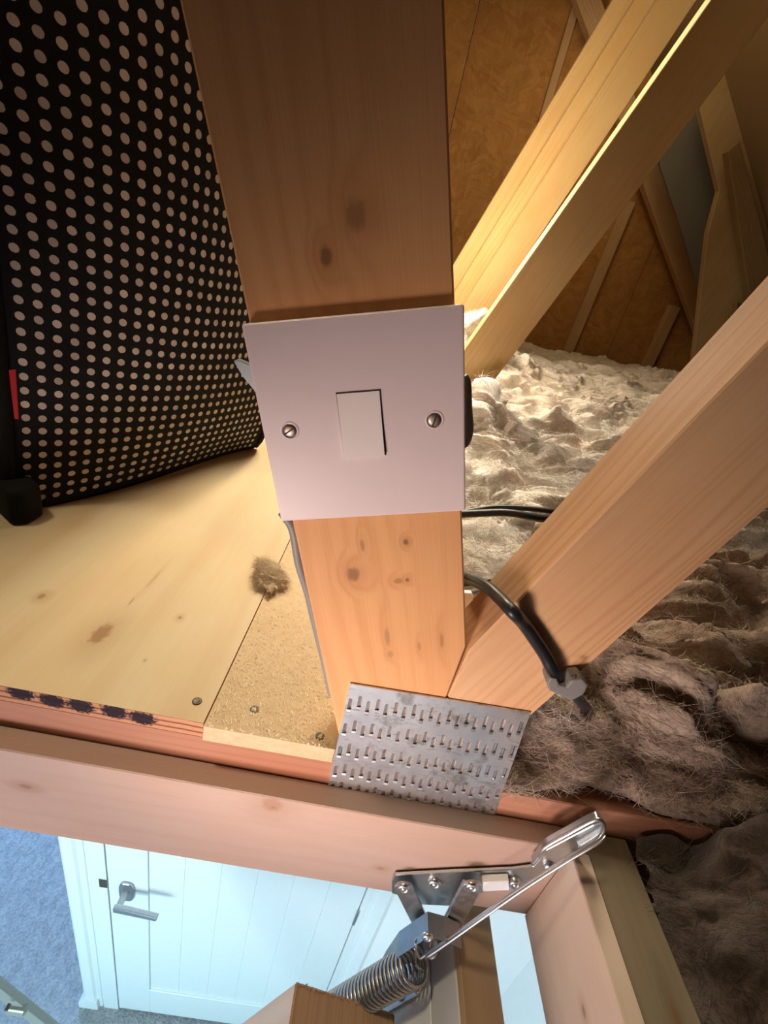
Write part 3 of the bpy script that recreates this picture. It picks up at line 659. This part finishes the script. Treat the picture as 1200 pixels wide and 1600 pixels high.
# clip that holds the power cable
cc = at(876, 1054, .190); clip = thing('cable_clip', cc, 'small grey plastic clip nailed over the cable on the brace edge', 'cable clip')
b = prism([at(*p, .1925) for p in ((846, 1046), (852, 1038), (862, 1040), (866, 1050), (876, 1052), (884, 1042), (900, 1040), (909, 1050), (902, 1064), (884, 1074), (868, 1066), (850, 1058))], (0, -.010, 0)); bevel(b, .0012, 2)
link('clip_body', b, M['grey_pvc'], clip)
link('clip_nail', lathe(at(897, 1056, .1825), (0, -1, 0), [(0, .0012), (.0012, .001), (.0014, 0), (0, 0)], 12), M['darkscrew'], clip)

# ================================================================ SPOTTED BAG
EX = [(0, 0), (0, 1), (0, 2), (0, 3), (1, 0), (1, 1), (1, 2), (2, 0), (2, 1), (3, 0)]
CB = np.array([[-0.3136, 0.39573, -0.14751], [0.0003, 0.01158, 0.12375], [0.00016, -0.00396, 0.00603], [0.00137, -0.00169, -0.00237], [0.11468, 0.05388, -0.00313], [0.03091, -0.02932, -0.01051], [-0.00623, 0.00495, 0.00104], [-0.03108, 0.03869, -0.00173], [-0.01012, 0.00606, 0.0043], [0.00413, -0.00889, 0.00104]])
def bagP(i, j): return Vector(sum(CB[k] * ((i / 10.) ** a * (j / 10.) ** b_) for k, (a, b_) in enumerate(EX)))
def dots():
    t = NT('black_cloth_white_spots', .8, 0, .2); uv = t.uv(); fr = t.n('ShaderNodeVectorMath', {0: t.n('ShaderNodeVectorMath', {0: uv, 1: (.5, .5, 0)}, operation='ADD').outputs[0]}, operation='FRACTION').outputs[0]
    d = t.n('ShaderNodeVectorMath', {0: t.n('ShaderNodeVectorMath', {0: fr, 1: (.5, .5, 0)}, operation='SUBTRACT').outputs[0]}, operation='LENGTH').outputs['Value']
    wv = t.noise(t.map(uv, (9, 9, 1)), 1, 2); d = t.math('ADD', d, t.math('MULTIPLY_ADD', wv, .05, -.025))
    sep = t.n('ShaderNodeSeparateXYZ', {0: uv})
    ok = t.math('MULTIPLY', t.math('GREATER_THAN', sep.outputs[0], -.45), t.math('LESS_THAN', sep.outputs[0], 25.5)); ok = t.math('MULTIPLY', ok, t.math('GREATER_THAN', sep.outputs[1], -9.5))
    m = t.math('MULTIPLY', t.ramp(d, .275, .245), ok)
    cell = t.noise(t.n('ShaderNodeVectorMath', {0: t.n('ShaderNodeVectorMath', {0: uv, 1: (.5, .5, 0)}, operation='ADD').outputs[0]}, operation='FLOOR').outputs[0], .73, 1)
    wc = t.mix(t.ramp(cell, .3, .7), (0.46, 0.40, 0.36, 1), (0.60, 0.52, 0.47, 1)); thr = t.noise(t.map(uv, (40, 40, 1)), 1, 2); wc = t.mix(t.math('MULTIPLY', t.ramp(thr, .55, .75), .35), wc, (0.22, 0.18, 0.15, 1))
    t.bump(thr, .25, .0008)
    return t.color(t.mix(m, (0.006, 0.006, 0.0065, 1), wc))
M['dots'] = dots()
bag = thing('shopping_bag', (-.30, .60, ZT), 'large black fabric bag with rows of white spots standing on the plywood', 'bag')
I0, I1, J0, J1 = -1.15, 26.4, -10.0, 33.0
nI, nJ = 60, 70
b = bmesh.new(); uvl = b.loops.layers.uv.verify(); G = []
for jj in range(nJ + 1):
    row = []
    for ii in range(nI + 1):
        i = I0 + (I1 - I0) * ii / nI; j = J0 + (J1 - J0) * jj / nJ; p = bagP(i, min(j, 29)); 
        if j > 29: p += (bagP(i, 29) - bagP(i, 28)) * (j - 29)
        p.z = max(p.z, ZT + .001); row.append((b.verts.new(p), i, j))
    G.append(row)
for jj in range(nJ):
    for ii in range(nI):
        q = [G[jj][ii], G[jj][ii + 1], G[jj + 1][ii + 1], G[jj + 1][ii]]; f = b.faces.new([x[0] for x in q])
        for l, x in zip(f.loops, q): l[uvl].uv = (x[1], x[2])
edgeL = [r[0][0].co.copy() for r in G]; edgeR = [r[-1][0].co.copy() for r in G]; bot = [x[0].co.copy() for x in G[0]]; topE = [x[0].co.copy() for x in G[-1]]
link('spotted_side', b, M['dots'], bag, smooth=True)
inw = Vector((-.72, .69, 0)) * .30
def skin(lines):
    bm = bmesh.new(); L = [[bm.verts.new(p) for p in ln] for ln in lines]
    for a, c_ in zip(L, L[1:]):
        for k in range(len(a) - 1): bm.faces.new((a[k], a[k + 1], c_[k + 1], c_[k]))
    return bm
b = skin([edgeL[:], [p + inw * .5 - Vector((.004, .01, 0)) for p in edgeL], [p + inw for p in edgeL]]); link('end_panel', b, M['black_cloth'], bag, smooth=True)
b = skin([edgeR[:], [p + inw * .5 for p in edgeR], [p + inw for p in edgeR]]); link('end_panel', b, M['black_cloth'], bag, smooth=True)
b = skin([[p + inw for p in edgeL], [p + inw for p in edgeR]]); link('back_panel', b, M['black_cloth'], bag)
b = skin([[Vector((p.x, p.y, ZT + .0012)) for p in bot], [Vector((p.x, p.y, ZT + .0012)) + inw for p in bot]]); link('base_panel', b, M['black_cloth'], bag)
# bindings along the corner seams and the foot
fl = edgeL[0]
seam = [p + Vector((-.002, -.001, 0)) for p in edgeL[::3]]; seam[0].z = ZT + .008
link('corner_binding', tube(seam, .0075, 10), M['black_cloth'], bag, smooth=True)
seam = [p + Vector((.001, .002, 0)) for p in edgeR[::3]]; seam[0].z = ZT + .006
link('corner_binding', tube(seam, .005, 8), M['black_cloth'], bag, smooth=True)
link('rim', tube([*topE[::4], *[p + inw for p in topE[::4]][::-1]], .008, 8), M['black_cloth'], bag, smooth=True)
fc = atz(34, 822, ZT); b = prism([Vector((fc.x - .034, fc.y + .014, ZT + .0004)), Vector((fc.x - .006, fc.y - .004, ZT + .0004)), Vector((fc.x + .004, fc.y + .004, ZT + .0004)), Vector((fc.x + .005, fc.y + .022, ZT + .0004)), Vector((fc.x - .02, fc.y + .04, ZT + .0004))], (0, 0, .035)); bevel(b, .005, 3)
link('foot', b, M['black_cloth'], bag, smooth=True)
tA, tB = at(15, 578, .362), at(24, 654, .362)
b = prism([tA, at(25, 577, .362), at(30, 655, .362), tB], (0, -.0012, 0)); bevel(b, .0003)
link('label_tag', b, M['red_cloth'], bag); 

# ================================================================ TRUSSES BEHIND
wd = Vector((.34, 0, .94)).normalized()
def back_truss(y, label, dx=0.0, plies=1, width=.078, n=0):
    t = thing('roof_truss', (.1 + dx, y + .017, zc), label, 'truss', 'roof trusses')
    return t
def web(parent, y, x0, wdt, zb=-.276, zt=1.15, slope=.372, th=.035, name='brace', mat=None):
    e = lambda z: x0 + slope * z
    board(name, xz([(e(zb), zb), (e(zb) + wdt, zb), (e(zt) + wdt, zt), (e(zt), zt)], y, y + th), mat or M['web'], wd, parent, bev=.001)
YB = YP + .6
t2 = back_truss(YB, 'second roof truss, its pale brace lit brightest along the upper edge')
web(t2, YB, .1390, .0775, slope=.379)
board('bottom_chord', box(-1.6, 1.9, YB, YB + .035, -.374, zc - .0003), M['chord'], (1, 0, 0), t2)
board('post', xz([(xl(-.27) + .008, -.276), (xr_(-.27) + .0, -.276), (xr_(1.1), 1.1), (xl(1.1), 1.1)], YB, YB + .035), M['web'], gd, t2)
YC = YP + 1.2
t3 = back_truss(YC, 'group of three roof trusses side by side furthest behind the bright brace')
web(t3, YC, .1635, .077, slope=.346); web(t3, YC + .040, .1237, .077, slope=.344); web(t3, YC + .080, .0814, .077, slope=.343)
for k in range(3): board('bottom_chord', box(-1.6, 1.9, YC + .04 * k, YC + .035 + .04 * k, -.374, zc - .0003), M['chord'], (1, 0, 0), t3)

# ================================================================ LOFT SHELL: gable of OSB sheets, roof, ends
def osb():
    t = NT('orange_osb', .75, 0, .25); o = t.obj()
    wr = t.n('ShaderNodeTexNoise', {'Vector': o, 'Scale': 5.0, 'Detail': 3.0}).outputs['Color']
    vec = t.n('ShaderNodeVectorMath', {0: o, 1: t.n('ShaderNodeVectorMath', {0: wr, 'Scale': .22}, operation='SCALE').outputs[0]}, operation='ADD').outputs[0]
    v1 = t.n('ShaderNodeTexVoronoi', {'Vector': t.map(vec, (44, 9, 15), rot=(0, .5, 0)), 'Scale': 1.0}).outputs['Color']
    v2 = t.n('ShaderNodeTexVoronoi', {'Vector': t.map(vec, (16, 9, 60), rot=(0, -.6, 0)), 'Scale': 1.0}).outputs['Color']
    s1 = t.n('ShaderNodeSeparateXYZ', {0: v1}).outputs[0]; s2 = t.n('ShaderNodeSeparateXYZ', {0: v2}).outputs[1]
    f = t.math('ADD', t.math('MULTIPLY', s1, .5), t.math('MULTIPLY', s2, .5)); nz = t.noise(t.map(vec, (60, 60, 25)), 1, 4)
    c = t.mix(f, (0.36, 0.165, 0.04, 1), (0.55, 0.29, 0.09, 1)); c = t.mix(t.math('MULTIPLY', nz, .4), c, (0.34, 0.15, 0.04, 1))
    t.bump(t.math('ADD', f, nz), .5, .004); return t.color(c)
M['osb'] = osb()
GY = 2.70
gw = thing('wall_back', (.6, GY, -.37), kind='structure')
link('osb_panel', box(-1.2, .046, GY - .07, GY, -.37, 1.75), M['osb'], gw)
link('osb_panel', box(.050, .447, GY, GY + .012, -.37, 1.75), M['osb'], gw); link('osb_panel', box(.450, 1.19, GY, GY + .012, -.37, 1.75), M['osb'], gw)
link('osb_panel', box(1.193, 2.3, GY, GY + .012, -.37, 1.75), M['osb'], gw)
link('osb_panel', box(-2.6, -1.203, GY - .01, GY, -.37, 1.75), M['osb'], gw)
def stud(x0, x1, z0, z1, y=GY, th=.035, lean=0.0):
    board('stud', xz([(x0, z0), (x1, z0), (x1 + lean, z1), (x0 + lean, z1)], y - th, y - .0005), M['back_wood'], (0, 0, 1), gw, bev=.002)
stud(.436, .470, .86, 1.75, th=.03)
stud(.930, .985, -.2, .66, lean=.025); stud(1.395, 1.450, -.2, .28)
zr = lambda x: .79 - .94 * (x - 1.03)
rd = Vector((1, 0, -.94)).normalized(); rn = Vector((.94, 0, 1)).normalized()
def rafter(parent, y, wdt, th=.045, xa=-.2, xb=2.2, dz=0.0, mat=None, name='rafter'):
    k = wdt / rn.z
    board(name, xz([(xa, zr(xa) + dz), (xb, zr(xb) + dz), (xb, zr(xb) + dz - k), (xa, zr(xa) + dz - k)], y, y + th), mat or M['back_wood'], rd, parent, bev=.002)
gr = thing('gable_rafter', (1.2, GY - .06, .6), 'sloping brown rafter against the orange board gable wall', 'rafter')
rafter(gr, GY - .10, .085, .045, dz=.0, xa=.06, xb=1.72)
def pixboard(name, pix, y, th, mat, d, parent=None, bev=.002):
    return board(name, prism([at(px, py, y) for px, py in pix], (0, th, 0)), mat, d, parent, bev=bev, loc=None if parent else at(*pix[0], y))
r4 = thing('roof_truss', (1.2, 2.22, .4), 'dark roof truss at the far upper right in front of the grey underlay', 'truss', 'roof trusses')
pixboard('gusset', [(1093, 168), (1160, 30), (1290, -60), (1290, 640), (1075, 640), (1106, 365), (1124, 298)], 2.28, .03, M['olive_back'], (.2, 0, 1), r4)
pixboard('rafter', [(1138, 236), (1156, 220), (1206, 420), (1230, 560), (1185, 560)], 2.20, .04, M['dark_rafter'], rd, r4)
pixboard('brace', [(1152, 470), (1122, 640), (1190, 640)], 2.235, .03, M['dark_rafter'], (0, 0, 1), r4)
ur = pixboard('roof_underlay', [(1018, 150), (1120, 110), (1140, 320), (1124, 560), (1104, 500), (1068, 370), (1032, 262)], 2.42, .004, M['felt'], (0, 0, 1), None, 0)
tag(ur, 'grey sheet of roof underlay showing between the rafters at the upper right', 'underlay')
# roof slopes: underlay on the right, dark boards on the left
def slope(name, pts, th, mat, loc):
    b = prism(pts, (0, 0, th)); o = link(name, b, mat, loc=loc); o['kind'] = 'structure'; return o
e = .19
slope('ceiling', [(-.2, -2.4, zr(-.2) + e), (2.4, -2.4, zr(2.4) + e), (2.4, GY + .02, zr(2.4) + e), (-.2, GY + .02, zr(-.2) + e)], .02, M['brown_roof'], (1.0, 0, 1.0))
slope('ceiling', [(-.2, -2.4, zr(-.2) + e), (-3.0, -2.4, zr(2.6) + e), (-3.0, GY + .02, zr(2.6) + e), (-.2, GY + .02, zr(-.2) + e)], .02, M['dark_roof'], (-1.4, 0, 1.0))
o = link('wall_front', box(-3.0, 2.4, -2.42, -2.4, -.37, 2.2), M['dark_roof'], loc=(0, -2.4, -.37)); o['kind'] = 'structure'

# ================================================================ HATCH DOOR, LADDER STILE, HINGE, SPRING
P1 = at(463, 1533, .14); P2 = at(618, 1583, .14); ed = (P2 - P1).normalized(); th = math.atan2(-ed.z, ed.x); dd = Vector((-math.sin(th), 0, -math.cos(th))); nn = Vector((-math.cos(th), 0, math.sin(th)))
A = Vector((.140, 0, -.410)); YD0, YD1 = -.30, .1765
hd = thing('hatch_door', A + dd * .6, 'white hatch door hanging open below the hinge with a pale ladder batten', 'hatch door')
def dprof(a, b_, h0, h1): return [A + dd * a + nn * h0, A + dd * b_ + nn * h0, A + dd * b_ + nn * h1, A + dd * a + nn * h1]
def ypr(pts, y0, y1): return prism([Vector((p.x, y0, p.z)) for p in pts], (0, y1 - y0, 0))
M['hatch_edge'] = wood('hatch_edge_wood', (0.40, 0.27, 0.15, 1), (0.27, 0.165, 0.08, 1), 60, .35)
b = ypr(dprof(0.002, 1.15, -.034, 0), YD0, YD1); bevel(b, .001); link('panel', b, M['hatch_white'], hd)
board('edge_strip', ypr(dprof(-.004, .0018, -.0345, .0), YD0, .206), M['hatch_edge'], (0, 1, 0), hd)
M['batten'] = wood('batten_wood', (0.66, 0.58, 0.46, 1), (0.56, 0.46, 0.34, 1), 50, .2)
board('batten', ypr(dprof(.004, 1.14, .0003, .004), .166, .1765), M['batten'], dd, hd)
b = ypr(dprof(.032, 1.12, .0002, .0016), YD0 + .02, .1655); bevel(b, .0006); link('face_panel', b, M['white_paint'], hd)
def on_door(px, py, h=.002):
    v = Vector(ray(px, py)); return v * ((A.dot(nn) + h) / v.dot(nn))
# ladder stile: rough sawn end facing up
P1 = at(463, 1533, .14); P2 = at(618, 1583, .14); ed = (P2 - P1).normalized(); sdn = Vector((ed.z, 0, -ed.x)); sdn = sdn if sdn.z < 0 else -sdn
b = prism([P1, P2, P2 + sdn * .9, P1 + sdn * .9], (0, -.17, 0)); bevel(b, .0012); b.normal_update(); uv_grain(b, sdn, (1.3, 2.1))
for f in b.faces:
    if f.normal.dot(sdn) < -.7: f.material_index = 1
M['stile'] = wood('ladder_stile_wood', (0.62, 0.55, 0.47, 1), (0.46, 0.38, 0.31, 1), 40, .5)
ls = link('ladder_stile', b, [M['stile'], M['endgrain']], loc=P1 + sdn * .9); tag(ls, 'thick ladder timber with a rough brown sawn end at the bottom centre', 'ladder')
# splinters on the sawn edge
b = bmesh.new()
for k in range(36):
    q = P1.lerp(P2, (k + random.random()) / 50.0) + Vector((0, random.uniform(-.002, 0), 0)); h = -sdn * random.uniform(.0006, .0028); x = ed * .0005
    v = [b.verts.new(q - x), b.verts.new(q + x), b.verts.new(q + Vector((0, -.001, 0))), b.verts.new(q + h + x * random.uniform(-2, 2))]
    for t_ in ((0, 1, 3), (1, 2, 3), (2, 0, 3)): b.faces.new([v[i] for i in t_])
o = link('splinters', b, M['endgrain'], ls); o['kind'] = 'stuff'

hg = thing('spring_linkage', at(700, 1400, .174), 'zinc-plated spring hinge linking the hatch frame corner to the hatch door', 'hinge')
def hpart(name, pix, y, thk=.002, bev=.0004, mat=None, parent=None):
    b = prism([at(px, py, y) for px, py in pix], (0, -thk, 0)); bevel(b, bev, 1); return link(name, b, mat or M['steel'], parent or hg)
YH = .1768
br = hpart('frame_bracket', [(612, 1372), (617, 1362), (700, 1357.5), (800, 1353), (832, 1349), (842, 1338), (852, 1323), (925, 1284), (936, 1281), (943, 1288), (944, 1299), (936, 1307), (900, 1331), (868, 1352), (835, 1368), (806, 1386), (785, 1386), (772, 1380), (748, 1392), (730, 1404), (700, 1410), (655, 1408), (628, 1396), (612, 1390)], YH - .0004, .0022)
rim = smooth_path([at(832, 1349.5, YH - .006), at(842, 1338, YH - .006), at(853, 1323, YH - .006), at(890, 1302, YH - .006), at(925, 1283, YH - .006), at(938, 1281, YH - .006), at(944, 1292, YH - .006), at(936, 1306, YH - .006), at(905, 1326, YH - .006)], 5)
link('bracket_rim', tube(rim, .0013, 8), M['steel'], br, smooth=True)
b = skin([rim, [p + Vector((0, .0045, 0)) for p in rim]]); link('bracket_flange', b, M['steel'], br, smooth=True)
def capsule(pa_, pb_, y, hw, thk=.002):
    a, c_ = at(*pa_, y), at(*pb_, y); d = (c_ - a).normalized(); s_ = Vector((d.z, 0, -d.x)); pts = []
    for k in range(9): t_ = math.pi * k / 8; pts.append(a + (s_ * math.cos(t_) - d * math.sin(t_)) * hw)
    for k in range(9): t_ = math.pi * k / 8; pts.append(c_ + (-s_ * math.cos(t_) + d * math.sin(t_)) * hw)
    b = prism(pts, (0, -thk, 0)); bevel(b, .0003)
    return b
def bolt(px, py, y, r=.0042, h=.003, name='bolt', mat=None):
    c = at(px, py, y)
    return link(name, lathe(c, (0, -1, 0), [(0, h * .8), (r * .35, h * .7), (r * .42, h * .4), (r * .5, h * .4), (r * .6, h * .75), (r * .85, h * .6), (r, h * .2), (r, -.0005), (0, -.0005)], 20), mat or M['steel'], hg, smooth=True)
link('link_arm', capsule((631, 1384), (664, 1452), YH - .006, .0066), M['steel'], hg)
link('link_arm', capsule((737, 1382), (694, 1466), YH - .008, .0068), M['steel'], hg)
# raised edge flanges of the right link
la, lc = at(725, 1376, YH - .010), at(688, 1447, YH - .010); link('arm_flange', tube([la, lc], .0009, 8), M['steel'], hg)
bolt(631, 1385, YH - .008, .0048, .0035); bolt(679, 1378, YH - .0026, .0050, .0035, 'screw'); bolt(737, 1383, YH - .010, .0048, .0035); bolt(803, 1374, YH - .0026, .0048, .006); bolt(858, 1352, YH - .0026, .0045, .004, 'screw'); bolt(704, 1448, YH - .008, .0040, .003)
bolt(880, 1362, YH - .0005, .0022, .002, 'screw')
b = prism([at(*p, YH - .003) for p in ((752, 1366), (793, 1364), (794, 1378), (753, 1380))], (0, -.005, 0)); bevel(b, .0005); link('white_spacer', b, M['white_pvc'], hg)
ch = hpart('door_bracket', [(668, 1424), (694, 1431), (718, 1443), (711, 1458), (672, 1492), (650, 1500), (610, 1505), (596, 1500), (603, 1486), (624, 1455)], .1655, .0018)
fp_ = [at(*p, .1635) for p in ((596, 1500), (603, 1486), (624, 1455), (668, 1424), (694, 1431), (718, 1443))]
b = skin([fp_, [p + Vector((0, -.014, 0)) for p in fp_]]); r0 = bmesh.ops.solidify(b, geom=b.faces[:], thickness=.0012); link('bracket_flange', b, M['steel'], ch)
bolt(672, 1470, .1600, .0058, .012, 'pivot_pin', M['chrome']); bolt(668, 1462, .150, .0040, .003)
b = prism([on_door(*p, .0018) for p in ((598, 1500), (640, 1478), (660, 1484), (664, 1500), (664, 1538), (655, 1557), (609, 1583), (575, 1600), (548, 1600), (570, 1560))], nn * .0018); bevel(b, .0004); link('door_plate', b, M['steel'], hg)
for px_, py_, rr_ in ((627, 1553, .0042), (605, 1562, .0026), (648, 1520, .0030), (652, 1546, .0024)):
    c = on_door(px_, py_, .0036); link('bolt', lathe(c, nn, [(0, rr_ * .8), (rr_ * .5, rr_ * .7), (rr_, rr_ * .2), (rr_, -.0004), (0, -.0004)], 16), M['steel'], hg, smooth=True)
# coil spring
sA, sB = at(650, 1506, .148), at(470, 1600, .148)
sB = sA + (at(537, 1571, .148) - sA) * 1.75
ax = (sB - sA).normalized(); uu_ = Vector((0, 1, 0)); vv_ = ax.cross(uu_).normalized(); L = (sB - sA).length; turns = int(L / .0048); hp = []
for k in range(turns * 18 + 1):
    a = 2 * math.pi * k / 18; rr = .0112; hp.append(sA + ax * (L * k / (turns * 18)) + (uu_ * math.cos(a) + vv_ * math.sin(a)) * rr)
link('coil_spring', tube(hp, .00125, 7), M['spring'], hg, smooth=True)
hook = smooth_path([sA + ax * .004 + vv_ * .010, sA + ax * .000, at(650, 1480, .150), at(650, 1470, .152), at(660, 1464, .154), at(672, 1466, .155), at(672, 1480, .155)], 6)
link('spring_hook', tube(hook, .0011, 8), M['spring'], hg, smooth=True)
# long tension rod, a bent double wire
rodp = [at(648, 1480, .150), at(655, 1496, .149), at(662, 1494, .149), at(700, 1468, .151), at(800, 1397, .156), at(880, 1345, .160), at(930, 1315, .163), at(941, 1304, .166)]
link('tension_rod', tube(smooth_path(rodp, 6), .0011, 8), M['chrome'], hg, smooth=True)
link('tension_rod', tube(smooth_path([p + Vector((.0004, -.0018, .0022)) for p in rodp[2:]], 6), .0009, 8), M['chrome'], hg, smooth=True)
# bent nail in the corner beyond the bracket
o = link('bent_nail', tube([at(907, 1272, .190), at(918, 1285, .182), at(921, 1292, .181)], .0007, 7), M['screw'], loc=at(921, 1292, .18), smooth=True); tag(o, 'tiny bent nail sticking up behind the hinge tip', 'nail')

# ---------------------------------------------------------------- raise everything so the landing carpet lies at z = 0
for o in scn.objects:
    if o.parent is None: o.location.z += H
